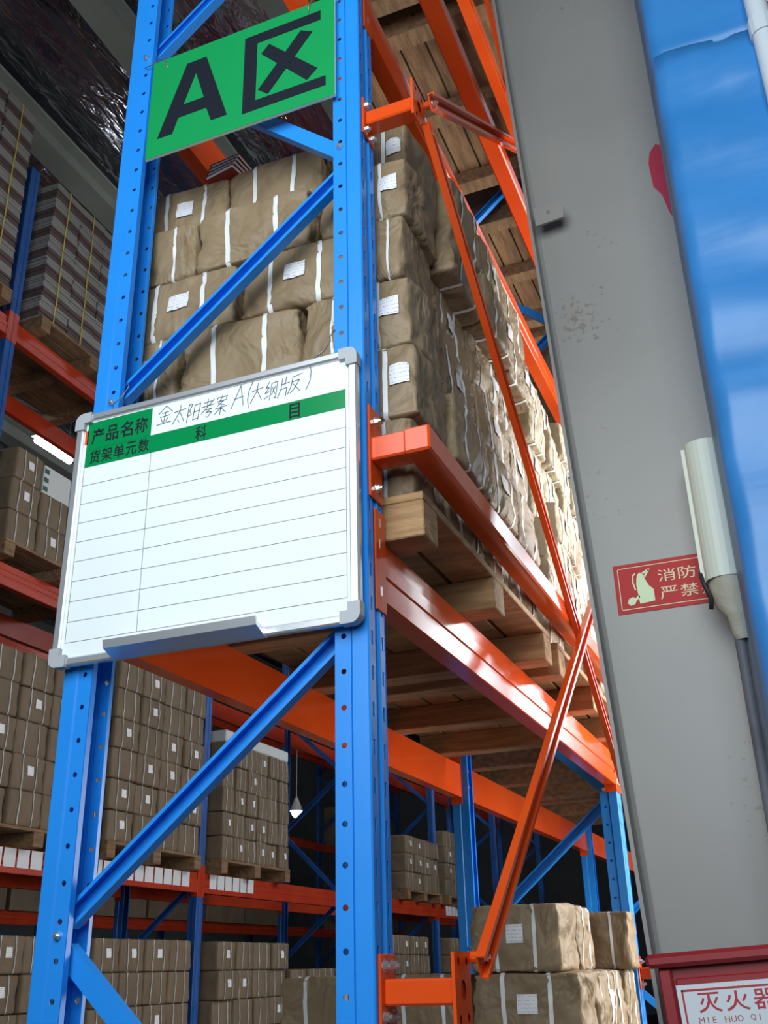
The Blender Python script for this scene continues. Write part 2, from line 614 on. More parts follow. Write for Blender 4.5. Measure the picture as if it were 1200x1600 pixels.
def fire_sticker():
    x0, x1, z0, z1 = 0.428, 0.79, 2.447, 2.594
    s = thing('fire_sticker', 'red fire equipment sticker with pale lettering on the grey column', 'sticker', (x0, 0.943, z0))
    y = -0.0012
    w, h = x1 - x0, z1 - z0
    MB().box(0, w, y, 0.0008, 0, h).build('backing', 'sticker_red', s)
    b = MB()
    e, t = 0.011, 0.0022
    for (a0, a1, c0, c1) in ((e, w - e, e, e + t), (e, w - e, h - e - t, h - e), (e, e + t, e, h - e), (w - e - t, w - e, e, h - e)):
        b.box(a0, a1, y - .0006, y, c0, c1)
    b.build('border', 'sticker_cream', s)
    # extinguisher pictogram
    g = MB()
    def P(l):
        g.prism([(a, c) for a, c in l], 1, y - .0008, y)
    P([(.062, .098), (.066, .112), (.074, .116), (.082, .112), (.085, .097), (.094, .075), (.106, .062), (.106, .028), (.064, .024), (.062, .05), (.060, .08)])
    P([(.076, .114), (.100, .126), (.102, .122), (.082, .110)])
    P([(.084, .106), (.096, .122), (.101, .122), (.086, .098)])
    P([(.030, .030), (.034, .042), (.045, .047), (.054, .043), (.064, .052), (.066, .044), (.055, .034), (.050, .025), (.038, .022)])
    P([(.052, .112), (.060, .117), (.061, .113), (.055, .109), (.053, .09), (.058, .066), (.054, .066), (.049, .09)])
    g.build('extinguisher_pictogram', 'sticker_glow', s)
    fit_text('消防器材', .118, .342, .080, .116, y, 'sticker_cream', 'lettering', s)
    fit_text('严禁挪用', .118, .342, .028, .064, y, 'sticker_cream', 'lettering', s)
    return s


fire_sticker()


def conduit_cover():
    c = thing('conduit_cover', 'cream plastic conduit cover taped over dark pipes on the column', 'conduit', (0.735, 0.9, 2.46))
    m = MB()
    prof = []
    for k in range(13):
        a = math.pi * k / 12
        prof.append((-0.052 * math.cos(a), -0.09 - 0.040 * math.sin(a)))
    prof = [(-0.052, 0.03)] + prof + [(0.052, 0.03)]
    inner = [(x * .93, y + .004) for x, y in reversed(prof)]
    m.prism(prof + inner, 2, 0.0, 0.40)
    m.build('half_round_shell', 'cream_plastic', c)
    MB().box(-0.062, -0.050, -0.09, 0.03, 0, 0.395).build('side_lip', 'cream_plastic', c)
    m = MB()
    n = 14
    for z, r, dx in ((0.02, .047, 0), (-0.02, .050, 0.004), (-0.07, .044, 0.008), (-0.10, .030, 0.014), (-.15, .026, .016), (-.165, .02, .018)):
        for k in range(n):
            a = 2 * math.pi * k / n
            w = 1 + .06 * math.sin(3 * a + z * 40)
            m.v.append((dx + r * w * math.cos(a), -0.085 + r * w * math.sin(a) * .85, z))
    for j in range(5):
        for k in range(n):
            m.f.append((j * n + k, j * n + (k + 1) % n, (j + 1) * n + (k + 1) % n, (j + 1) * n + k))
    m.build('tape_wrap', 'beige_tape', c, smooth=True)
    for dx, dy, r in ((0.006, -.09, .015), (0.034, -.085, .018), (.058, -.07, .014)):
        MB().tube([(dx, dy, -0.06), (dx + .002, dy + .01, -0.16), (dx, -.030, -.3), (dx, -.028, -1.2), (dx, -.028, -2.455)], r, 10).build('pipe', 'dark_pipe', c, smooth=True)
    MB().tube([(-.058, -.06, .06), (-.062, -.09, .02), (-.055, -.12, -.02), (-.044, -.10, -.05), (-.05, -.09, -.075)], .006, 7).build('cable', 'black_rubber', c, smooth=True)
    return c


conduit_cover()


def fire_cabinet():
    c = thing('extinguisher_cabinet', 'dark red fire extinguisher cabinet with a white printed plate', 'cabinet', (0.500, 0.852, 0.728))
    W, H, D = 0.45, 0.84, 0.252
    MB().cbox(0.012, W - .012, -D, 0, 0, H - .02, .006).build('body', 'cabinet_red', c)
    MB().cbox(-0.008, W + .008, -D - .03, 0, H - .028, H, .008).build('lid', 'cabinet_red', c)
    for xx in (.03, .17):
        MB().box(xx, xx + .03, 0, .092 if xx > .1 else .034, .1, .75).build('mounting_strip', 'cabinet_red', c)
    d = MB().cbox(0.045, W - .03, -D - .007, -D, .03, H - .05, .003).build('door', 'cabinet_red', c)
    MB().cbox(0.012, 0.040, -D - .012, -D, .0, H - .03, .004).build('door_post', 'cabinet_red', c)
    y = -D - .0085
    p = MB().box(0.044, W - .10, y, y + .0015, .40, H - .064).build('sign_plate', 'plate_white', c)
    b = MB()
    x0, x1, z0, z1, tt = .053, W - .11, .41, H - .073, .004
    for q in ((x0, x1, z1 - tt, z1), (x0, x1, z0, z0 + tt), (x0, x0 + tt, z0, z1), (x1 - tt, x1, z0, z1)):
        b.box(q[0], q[1], y - .0008, y, q[2], q[3])
    b.build('plate_border', 'print_red', p)
    fit_text('灭火器箱', .079, .079 + .056 * 4, H - .119, H - .081, y, 'print_red', 'lettering', p, bold=0.01)
    fit_text('MIE HUO QI XIANG', .078, .285, H - .139, H - .127, y, 'print_red', 'lettering', p)
    fit_text('本品应急消防器材', .098, .236, H - .163, H - .147, y, 'print_red', 'lettering', p)
    c.rotation_euler = (0, R(-3.2), 0)
    return c


fire_cabinet()

# ------------------------------------------------------------------ rack components
PITCH, PH = 0.075, 0.007          # hole pitch and phase above the floor
XI, XO = -0.020, 0.058            # post inner / outer edge about its hole line (right post)
POST_D = 0.092                    # post size along the row
HOLE_D = 0.650                    # hole line to hole line


def cell(m, fn, u0, u1, v0, v1, hole):
    """one perforated cell: fn maps (u,v) to 3-D; hole is 8 points starting at +u, counter-clockwise"""
    uc, vc = (u0 + u1) / 2, (v0 + v1) / 2
    outer = [(u1, vc), (u1, v1), (uc, v1), (u0, v1), (u0, vc), (u0, v0), (uc, v0), (u1, v0)]
    i = len(m.v)
    m.v += [fn(*p) for p in outer] + [fn(*p) for p in hole]
    for k in range(8):
        m.f.append((i + k, i + (k + 1) % 8, i + 8 + (k + 1) % 8, i + 8 + k))


def post_mesh(height, holes=True, mirror=False, mat='blue_paint'):
    m = MB()
    s = -1 if mirror else 1
    n = int((height - 0.05) / PITCH)
    zlo = PH + PITCH * 0.5
    zhi = zlo + n * PITCH
    rows = [(0.0, zlo), (zhi, height)]
    def strip(p, q):
        for (a, b) in (rows if holes else [(0, height)]):
            m.quad((s * p[0], p[1], a), (s * q[0], q[1], a), (s * q[0], q[1], b), (s * p[0], p[1], b))
    def plain(p, q):
        m.quad((s * p[0], p[1], 0), (s * q[0], q[1], 0), (s * q[0], q[1], height), (s * p[0], p[1], height))
    D = POST_D
    for f in (lambda y: y, lambda y: D - y):
        # lip, holed band, step, proud band
        plain((XI, f(.018)), (XI, f(.005)))
        A, B = (XI, f(.005)), (0.016, f(.005))
        strip(A, B)
        if holes:
            for k in range(n):
                v0 = zlo + k * PITCH
                vc, r = v0 + PITCH / 2, 0.0062
                h = [(r * math.cos(t * math.pi / 4), vc + r * math.sin(t * math.pi / 4)) for t in range(8)]
                cell(m, lambda u, v: (s * u, f(.005), v), A[0], B[0], v0, v0 + PITCH, h)
        plain(B, (0.021, f(0.0)))
        plain((0.021, f(0.0)), (XO - .003, f(0.0)))
        plain((XO - .003, f(0.0)), (XO, f(0.003)))
        C_, E_ = (XO, f(.003)), (XO, f(.034))
        strip(C_, E_)
        if holes:
            for k in range(n):
                v0 = zlo + k * PITCH
                vc = v0 + PITCH / 2 - 0.006
                yc, a, b = .0185, .0042, .0150
                h = [(yc + a, vc), (yc + a, vc + b), (yc, vc + b), (yc - a, vc + b), (yc - a, vc), (yc - a, vc - b), (yc, vc - b), (yc + a, vc - b)]
                cell(m, lambda u, v: (s * XO, f(u), v), .003, .034, v0, v0 + PITCH, h)
        plain(E_, (XO - .006, f(.039)))
    plain((XO - .006, .039), (XO - .006, D - .039))
    return m.mesh('post', mat, merge=True)


def brace_mesh(p, q, web_front, mat, w=0.042, d=0.028):
    """C channel between two (x,z) points, 28 mm deep along Y"""
    m = MB()
    a, b = Vector((p[0], 0, p[1])), Vector((q[0], 0, q[1]))
    ax = (b - a).normalized()
    n = Vector((-ax.z, 0, ax.x))
    t = 0.0025
    yf = 0.030
    if web_front:
        prof = [(-w / 2, yf), (w / 2, yf), (w / 2, yf + d), (w / 2 - t, yf + d), (w / 2 - t, yf + t), (-w / 2 + t, yf + t), (-w / 2 + t, yf + d), (-w / 2, yf + d)]
    else:
        prof = [(-w / 2, yf + d), (w / 2, yf + d), (w / 2, yf), (w / 2 - .008, yf), (w / 2 - .008, yf + t), (w / 2 - t, yf + t), (w / 2 - t, yf + d - t), (-w / 2 + t, yf + d - t), (-w / 2 + t, yf + t), (-w / 2 + .008, yf + t), (-w / 2 + .008, yf), (-w / 2, yf)]
    k = len(prof)
    for e in (a, b):
        for (o, y) in prof:
            m.v.append(tuple(e + n * o + Vector((0, y, 0))))
    for i in range(k):
        m.f.append((i, (i + 1) % k, k + (i + 1) % k, k + i))
    m.f.append(tuple(reversed(range(k))))
    m.f.append(tuple(range(k, 2 * k)))
    return m.mesh('brace', mat)


def bolt_mesh(axis='y'):
    m = MB()
    if axis == 'y':
        m.tube([(0, 0.002, 0), (0, -0.001, 0)], 0.0115, 12)
        m.tube([(0, -0.001, 0), (0, -0.009, 0)], 0.0085, 6)
        m.tube([(0, -0.009, 0), (0, -0.015, 0)], 0.0045, 8)
    else:
        m.tube([(-0.002, 0, 0), (0.001, 0, 0)], 0.0115, 12)
        m.tube([(0.001, 0, 0), (0.009, 0, 0)], 0.0085, 6)
        m.tube([(0.009, 0, 0), (0.014, 0, 0)], 0.0045, 8)
    return m.mesh('bolt', 'zinc')


BOLT_Y, BOLT_X = bolt_mesh('y'), bolt_mesh('x')
FRAME_H = 7.1
POST_R, POST_L = post_mesh(FRAME_H), post_mesh(FRAME_H, mirror=True)
POST_RO, POST_LO = post_mesh(FRAME_H, False, False, 'blue_paint_shaded'), post_mesh(FRAME_H, False, True, 'blue_paint_shaded')
LN = [0.39, 1.63, 2.90, 4.125, 5.36, 6.60]     # brace nodes on the left post
RN = [1.00, 2.235, 3.49, 4.74, 5.98]           # brace nodes on the right post
PLATE = MB().box(-.06, .07, -.03, .12, 0, .006).mesh('base_plate', 'blue_paint')
BRACES = {}


def brace_set(mat):
    if mat in BRACES:
        return BRACES[mat]
    out = []
    for k in range(len(RN)):
        out.append(brace_mesh((-HOLE_D - .005, LN[k] + .03), (0.0, RN[k] - .025), False, mat))
        out.append(brace_mesh((0.0, RN[k] + .025), (-HOLE_D - .005, LN[k + 1] - .03), True, mat))
    BRACES[mat] = out
    return out


def upright_frame(x, y, label, group=None, shaded=False):
    f = thing('upright_frame', label, 'rack frame', (x, y, 0), 0, group)
    for (me, px) in ((POST_RO if shaded else POST_R, 0.0), (POST_LO if shaded else POST_L, -HOLE_D)):
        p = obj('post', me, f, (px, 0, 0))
        if not shaded:
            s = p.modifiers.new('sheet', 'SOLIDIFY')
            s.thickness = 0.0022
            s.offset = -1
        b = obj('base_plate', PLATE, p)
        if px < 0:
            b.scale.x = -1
    for me in brace_set('blue_paint_shaded' if shaded else 'blue_paint'):
        obj('brace', me, f)
    if not shaded:
        for z in RN:
            obj('bolt', BOLT_Y, f, (0.0, 0.004, z + .022))
        for z in LN:
            obj('bolt', BOLT_Y, f, (-HOLE_D, 0.004, z + .0))
    return f


BAY = 2.79
CLEAR = BAY - POST_D
# beam section: outer face at x=0, going inwards to negative x
BPROF = [(0, 0.003), (0, .046), (-.004, .050), (-.004, .060), (0, .064), (0, .096), (-.009, .106), (-.009, .147), (-.012, .150), (-.050, .150), (-.050, 0), (-.003, 0)]


def beam_meshes(mat):
    b = MB().prism(BPROF, 1, 0.0, CLEAR).mesh('beam', mat)
    cs = []
    for e in (0, 1):
        m = MB()
        s = -1 if e == 0 else 1
        y0 = 0.0 if e == 0 else CLEAR
        # plate lying on the slotted face
        ya, yb = sorted((y0 + s * 0.052, y0 - s * 0.004))
        m.cbox(-0.001, 0.0035, ya, yb, -0.030, 0.205, .0015)
        # end plate between post and beam
        ya, yb = sorted((y0, y0 - s * 0.004))
        m.box(-.052, 0.0, ya, yb, -0.030, 0.205)
        cs.append(m.mesh('connector', mat))
    h = []
    for e in (0, 1):
        s = -1 if e == 0 else 1
        y0 = 0.0 if e == 0 else CLEAR
        hm = []
        for z in (0.005, .115, .165):
            ya, yb = sorted((y0 + s * 0.030, y0 + s * 0.022))
            hm.append(MB().cbox(0.003, 0.0046, ya, yb, z, z + .022, .001).mesh('hook', 'zinc'))
        h.append(hm)
    return b, cs, h


BM = {False: beam_meshes('orange_paint'), True: beam_meshes('orange_paint_shaded')}
CARD = MB().box(0.002, 0.0035, 0, 0.104, 0, 0.108).mesh('card', 'white_card')


def load_beam(x, y, ztop, side, label, group=None, shaded=False, cards=0, card_y=0.2):
    """beam spanning a bay from post back edge y; side +1: outer face at +x"""
    t = thing('load_beam', label, 'beam', (x, y, ztop - .150), 0, group)
    if side < 0:
        t.rotation_euler = (0, 0, math.pi)
        t.location.y = y + CLEAR
    b, cs, hk = BM[shaded]
    obj('beam', b, t)
    for e in (0, 1):
        c = obj('connector', cs[e], t)
        if not shaded:
            for hm in hk[e]:
                obj('hook', hm, c)
    for k in range(cards):
        obj('card', CARD, t, (0, card_y + k * .122, .036))
    return t


# ------------------------------------------------------------------ the near rack row
L1, L2, L3 = 2.425, 4.155, 5.655
ROWX = -0.0
ord_ = ['', 'second', 'third', 'fourth', 'fifth', 'sixth']
for k in range(6):
    y = k * BAY
    lab = 'bright blue perforated rack frame that carries the green sign and the whiteboard' if k == 0 else \
        '%s blue rack frame along the row behind the green sign' % ord_[k]
    upright_frame(0.0, y, lab, shaded=(k > 2))
for k in range(5):
    y = k * BAY + POST_D
    for li, z in enumerate((L1, L2, L3)):
        lv = ('lowest', 'middle', 'top')[li]
        bay = 'bay behind the whiteboard' if k == 0 else '%s bay behind the whiteboard' % ord_[k]
        load_beam(XO, y, z, +1, 'orange %s-level aisle beam of the %s' % (lv, bay), shaded=False)
        load_beam(-HOLE_D - XO, y, z, -1, 'orange %s-level rear beam of the %s' % (lv, bay), shaded=False)


def guard_rail(y, z, label):
    """square-tube backstop rail held off the posts by two arms (origin: first post, rail underside)"""
    g = thing('backstop_rail', label, 'rail', (0, y, z))
    w = 0.062
    xo = 0.205
    first = y < 1
    MB().cbox(xo - w, xo, 0.012 if first else .084, BAY + .080, 0, w, .005).build('rail', 'orange_paint', g)
    for yy in ((0.015, BAY + .015) if first else (BAY + .015,)):
        MB().cbox(XO + .004, xo - w + .004, yy, yy + w, 0.002, w - .002, .004).build('arm', 'orange_paint', g)
        p = MB().cbox(XO, XO + .006, yy - .003, yy + .067, -0.085, 0.145, .002).build('mounting_plate', 'orange_paint', g)
        for zz in (-.055, .115):
            obj('bolt', BOLT_X, p, (XO + .006, yy + .032, zz))
    return g


for k in range(2):
    guard_rail(k * BAY, L1 + .158, 'orange square backstop rail at the lower pallets%s' % ('' if k == 0 else ' of the second bay'))
    guard_rail(k * BAY, L2 + .158, 'orange square backstop rail at the empty middle shelf%s' % ('' if k == 0 else ' of the second bay'))

XB = 0.2115


def bracket(y, z, label):
    b = thing('brace_bracket', label, 'bracket', (0, y, z))
    p = MB().cbox(XO, XO + .006, .012, .088, -.062, .062, .003).build('post_plate', 'orange_paint', b)
    for yy in (.030, .070):
        for zz in (-.042, .042):
            obj('bolt', BOLT_X, p, (XO + .006, yy, zz))
    MB().cbox(XO + .005, XB - .010, .026, .076, -.024, .020, .004).build('arm', 'orange_paint', b)
    # outer plate with a real round opening and four bolt holes
    m = MB()
    for xx in (XB - .011, XB - .005):
        def fn(u, v, xx=xx):
            return (xx, u, v)
        for (u0, u1, v0, v1, r) in ((.006, .096, -.030, .030, .013), (.006, .051, -.062, -.030, .006), (.051, .096, -.062, -.030, .006), (.006, .051, .030, .062, .006), (.051, .096, .030, .062, .006)):
            uc, vc = (u0 + u1) / 2, (v0 + v1) / 2
            h = [(uc + r * math.cos(q * math.pi / 4), vc + r * 1.3 * math.sin(q * math.pi / 4)) for q in range(8)]
            cell(m, fn, u0, u1, v0, v1, h)
    for (a, c) in (((.006, -.062), (.096, -.062)), ((.096, -.062), (.096, .062)), ((.096, .062), (.006, .062)), ((.006, .062), (.006, -.062))):
        m.quad((XB - .011, *a), (XB - .011, *c), (XB - .005, *c), (XB - .005, *a))
    m.build('outer_plate', 'orange_paint', b)
    return b


BZ = [1.515, 3.615, 5.72]
for k in range(3):
    for z in BZ:
        nm = {1.515: 'low', 3.615: 'middle', 5.72: 'high'}[z]
        bracket(k * BAY, z, 'orange %s bracket with bolted plates on the %s' % (nm, 'whiteboard frame' if k == 0 else ord_[k] + ' blue frame'))


def cross_brace(p, q, x, label, flip=1):
    """C channel running in the YZ plane between (y,z) points, open side outwards"""
    c = thing('cross_brace', label, 'brace', (x, p[0], p[1]))
    m = MB()
    a, b = Vector((0, 0, 0)), Vector((0, q[0] - p[0], q[1] - p[1]))
    ax = b.normalized()
    n = Vector((0, -ax.z, ax.y))
    w, d, t = 0.046, 0.018, 0.003
    prof = [(-w / 2, 0), (w / 2, 0), (w / 2, d), (w / 2 - .010, d), (w / 2 - .010, d - t), (w / 2 - t, d - t), (w / 2 - t, t), (-w / 2 + t, t), (-w / 2 + t, d - t), (-w / 2 + .010, d - t), (-w / 2 + .010, d), (-w / 2, d)]
    k = len(prof)
    for e in (a, b):
        for (o, dx) in prof:
            m.v.append(tuple(e + n * o + Vector((dx, 0, 0))))
    for i in range(k):
        m.f.append((i, (i + 1) % k, k + (i + 1) % k, k + i))
    m.f.append(tuple(reversed(range(k))))
    m.f.append(tuple(range(k, 2 * k)))
    m.build('channel', 'orange_paint', c)
    for e, sgn in ((a, 1), (b, -1)):
        q_ = e + ax * (sgn * .03)
        o = obj('bolt', BOLT_X, c, tuple(q_ + Vector((t, 0, 0))))
        if x > XB:
            MB().tube([(XB - .005 - x, q_.y, q_.z), (0.001, q_.y, q_.z)], .011, 10).build('spacer', 'orange_paint', c)
    return c


for k in range(2):
    y0, y1 = k * BAY + .05, (k + 1) * BAY + .05
    for j in range(2):
        za, zb = BZ[j], BZ[j + 1]
        bay = ('lower', 'upper')[j] + ' cross, ' + ('first' if k == 0 else 'second') + ' bay'
        cross_brace((y0 + .03, za + .035), (y1 - .03, zb - .035), XB - .004 + .0185, 'orange channel brace rising from the whiteboard frame, ' + bay)
        cross_brace((y0 + .03, zb - .035), (y1 - .03, za + .035), XB - .005, 'orange channel brace falling from the whiteboard frame, ' + bay)


# ------------------------------------------------------------------ green sign and whiteboard
def wire_loop(parent, pts, r=0.0016):
    MB().tube(pts, r, 6).build('hanging_wire', 'wire', parent, smooth=True)


def zone_sign():
    x0, z0 = -0.604, 3.680
    s = thing('zone_sign', 'green zone sign with black letter and character hung on the blue frame', 'sign', (x0, -0.012, z0))
    W, H = 0.600, 0.380
    MB().box(0, W, -.007, 0, 0, H).build('board_core', 'sign_core', s)
    MB().box(.0005, W - .0005, -.0085, -.0065, .0005, H - .0005).build('green_face', 'green_sign', s)
    y0, y1 = -.0098, -.0083
    def P(l):
        return [(a - x0, b - z0) for a, b in l]
    m = MB()
    A = P([(-0.567, 3.745), (-0.483, 4.005), (-0.417, 4.005), (-0.337, 3.745), (-0.389, 3.745), (-0.407, 3.800), (-0.500, 3.800), (-0.517, 3.745)])
    hole = P([(-0.486, 3.845), (-0.450, 3.955), (-0.417, 3.845)])
    m.prism([A[0], A[1], hole[1], hole[0], A[6], A[7]], 1, y0, y1)
    m.prism([A[1], A[2], A[3], A[4], A[5], hole[2], hole[1]], 1, y0, y1)
    m.prism([A[6], hole[0], hole[2], A[5]], 1, y0, y1)
    m.build('letter', 'ink_black', s)
    m = MB()
    m.prism(P([(-.288, 4.017), (-.047, 4.017), (-.047, 3.981), (-.247, 3.981), (-.247, 3.760), (-.031, 3.760), (-.031, 3.725), (-.288, 3.725)]), 1, y0, y1)
    m.build('character_stroke', 'ink_black', s)
    MB().prism(P([(-.208, 3.960), (-.056, 3.799), (-.088, 3.768), (-.233, 3.932)]), 1, y0 - .0003, y1).build('character_stroke', 'ink_black', s)
    MB().prism(P([(-.108, 3.966), (-.072, 3.946), (-.208, 3.768), (-.239, 3.796)]), 1, y0 - .0006, y1).build('character_stroke', 'ink_black', s)
    wire_loop(s, [(.055, -.010, H - .045), (.045, -.014, H - .02), (.035, -.006, H + .012), (-.01, .0, H + .012), (-.045, .008, H + .02)])
    wire_loop(s, [(.520, -.010, H - .035), (.523, -.014, H - .01), (.530, -.006, H + .02), (.555, .004, H + .06), (.58, .010, H + .05)])
    return s


zone_sign()


def whiteboard():
    x0, z0 = -0.722, 2.196
    W, H = 0.776, 0.660
    s = thing('whiteboard', 'white ruled board with green header and handwriting hung between the blue posts', 'whiteboard', (x0, -0.016, z0))
    MB().box(.012, W - .012, -.012, -.002, .012, H - .012).build('panel', 'white_board', s)
    for n, q in (('side_rail', (0, .022, .03, H - .03)), ('side_rail', (W - .022, W, .03, H - .03)), ('bottom_rail', (.03, W - .03, 0, .020)), ('top_rail', (.03, W - .03, H - .020, H))):
        MB().cbox(q[0], q[1], -.020, 0, q[2], q[3], .004).build(n, 'aluminium', s)
    for sx in (0, 1):
        for sz in (0, 1):
            m = MB()
            r, L, w_ = .022, .046, .028
            pts = [(L, 0), (r, 0)]
            for k in range(1, 6):
                a = math.pi / 2 * k / 6
                pts.append((r - r * math.sin(a), r - r * math.cos(a)))
            pts += [(0, r), (0, L), (w_, L), (w_, w_), (L, w_)]
            pts = [((W + .002 - p if sx else p - .002), (H + .002 - q if sz else q - .002)) for p, q in pts]
            m.prism(pts, 1, -.024, .001)
            m.build('corner_cap', 'grey_plastic', s)
    # pen tray
    m = MB()
    m.prism([(-.012, -.004), (-.012, .014), (-.020, .014), (-.058, .020), (-.062, .030), (-.066, .030), (-.062, .012), (-.020, -.004)], 0, .178, .560)
    m.build('pen_tray', 'aluminium', s)
    y = -.0128
    def P(x, z):
        return (x - x0, z - z0)
    g = MB()
    g.box(.031, .222, y, -.011, H - .102 + .0, H - .024)
    g.build('green_header', 'green_print', s)
    MB().box(.031, W - .031, y, -.011, H - .150, H - .1015).build('green_header', 'green_print', s)
    ln = MB()
    for k in range(1, 10):
        z = H - .150 - k * .0503
        ln.box(.031, W - .031, y + .0002, -.011, z - .0005, z + .0005)
    ln.build('ruled_lines', 'ink_grey', s)['kind'] = 'stuff'
    v = MB()
    for xx in (.031, .227, W - .031):
        v.box(xx - .0005, xx + .0005, y + .0002, -.011, H - .150 - 9 * .0503, H - .150)
    v.build('column_lines', 'ink_grey', s)
    fit_text('产品名称', .042, .214, H - .088, H - .044, y - .0002, 'ink_black', 'lettering', s, bold=0.015)
    fit_text('货架单元数', .042, .222, H - .143, H - .106, y - .0002, 'ink_black', 'lettering', s, bold=0.01)
    fit_text('科', .349, .384, H - .147, H - .108, y - .0002, 'ink_black', 'lettering', s, bold=0.01)
    fit_text('目', .601, .632, H - .147, H - .108, y - .0002, 'ink_black', 'lettering', s, bold=0.015)
    # handwriting, strokes on a unit cell
    chars = {
        '金': [[(.5, 1), (.05, .6)], [(.5, 1), (.95, .62)], [(.3, .62), (.7, .66)], [(.2, .42), (.8, .46)], [(.5, .64), (.48, .04)], [(.3, .3), (.38, .14)], [(.72, .34), (.6, .14)], [(.05, .02), (.95, .08)]],
        '太': [[(.05, .66), (.95, .74)], [(.5, 1), (.46, .6), (.05, .02)], [(.5, .62), (.95, .05)], [(.42, .22), (.55, .08)]],
        '阳': [[(.1, 1), (.12, 0)], [(.1, .95), (.38, .98), (.2, .62), (.38, .4), (.16, .36)], [(.55, .88), (.55, .08)], [(.55, .88), (.95, .92), (.92, .06)], [(.56, .5), (.92, .54)], [(.55, .1), (.92, .12)]],
        '考': [[(.2, .82), (.75, .86)], [(.45, 1), (.45, .6)], [(.05, .6), (.95, .66)], [(.9, .92), (.1, .25)], [(.4, .42), (.8, .46), (.45, .28), (.85, .26), (.6, 0), (.45, .06)]],
        '案': [[(.5, 1), (.5, .9)], [(.1, .78), (.14, .88), (.9, .9), (.82, .78)], [(.45, .84), (.25, .56), (.75, .44)], [(.12, .66), (.9, .7)], [(.65, .68), (.2, .42)], [(.05, .3), (.95, .36)], [(.5, .46), (.5, -.05)], [(.48, .3), (.08, .02)], [(.52, .3), (.95, .02)]],
        'A': [[(.05, -.05), (.55, 1.1)], [(.55, 1.1), (.95, 0)], [(.2, .42), (.85, .48)]],
        '(': [[(.75, 1.1), (.4, .7), (.36, .3), (.6, -.1)]],
        '大': [[(.05, .6), (.95, .7)], [(.5, 1), (.45, .55), (.05, .0)], [(.5, .58), (.95, .05)]],
        '纲': [[(.3, 1), (.08, .7), (.32, .68), (.06, .4), (.36, .46)], [(.05, .12), (.38, .24)], [(.5, .88), (.48, .0)], [(.5, .88), (.95, .92), (.93, .04), (.82, .1)], [(.6, .66), (.84, .28)], [(.82, .68), (.58, .26)]],
        '片': [[(.3, .95), (.28, .4), (.05, -.05)], [(.62, 1), (.6, .62)], [(.28, .62), (.95, .68)], [(.3, .38), (.78, .42), (.76, -.05)]],
        '反': [[(.9, .95), (.25, .85), (.2, .4), (.0, .0)], [(.24, .6), (.8, .66), (.5, .25), (.2, .02)], [(.32, .5), (.95, .02)]],
        ')': [[(.3, 1.1), (.7, .75), (.7, .3), (.35, -.1)]],
    }
    line = [('金', .238, .045, .020), ('太', .284, .036, .012), ('阳', .322, .038, .008), ('考', .362, .038, .010), ('案', .402, .034, .012), ('A', .448, .036, .020), ('(', .484, .022, .014), ('大', .500, .032, .020), ('纲', .536, .034, .016), ('片', .572, .030, .018), ('反', .600, .034, .020), (')', .640, .024, .026)]
    for ch, cx, cw, dz in line:
        hh = .050 if ch not in '()' else .058
        zb = H - .102 + dz + .004
        st = [[(cx + a * cw + (b - .5) * .006, zb + b * hh) for a, b in q] for q in chars[ch]]
        ribbon(st, .0018, y, 'handwriting', 'marker_ink', s)
    # orange corner of a paper sticker behind the header, and the wire ties
    MB().box(.024, .034, y, -.011, H - .085, H - .045).build('orange_sticker', 'orange_paint', s)
    wire_loop(s, [(.10, -.012, H + .002), (.095, -.006, H + .02), (.11, .008, H + .05), (.12, .018, H + .08), (.115, .02, H + .09)])
    wire_loop(s, [(.665, -.012, H + .002), (.69, -.008, H + .02), (.70, .004, H + .05), (.695, .012, H + .07), (.705, .018, H + .09)])
    return s


whiteboard()


# ------------------------------------------------------------------ pallets
def pallet_proto(mat, depth=0.90, length=1.19):
    """stringers across (along X), deck boards along Y; origin under the aisle-side near corner"""
    p = thing('pallet', 'tmp', 'pallet')
    sm = MB().cbox(-depth, 0, 0, .095, 0, .088, .003).mesh('stringer', mat)
    for y in (0, (length - .095) / 2, length - .095):
        obj('stringer', sm, p, (0, y, 0))
    dm = MB().cbox(-.118, 0, 0, length, 0, .020, .002).mesh('deck_board', mat)
    n = 7
    for k in range(n):
        obj('deck_board', dm, p, (-k * (depth - .118) / (n - 1), 0, .088))
    return p


PAL = pallet_proto('wood')
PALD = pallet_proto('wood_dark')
used = {}


def pallet(x, y, z, label, dark=False, group=None):
    src = PALD if dark else PAL
    if src.name not in used:
        kids(src)
        for c in list(src.children):
            kids(c)
        used[src.name] = True
        p = src
    else:
        p = copy_tree(src)
    p.location = (x, y, z)
    p['label'] = label
    if group:
        p['group'] = group
    elif 'group' in p:
        del p['group']
    return p


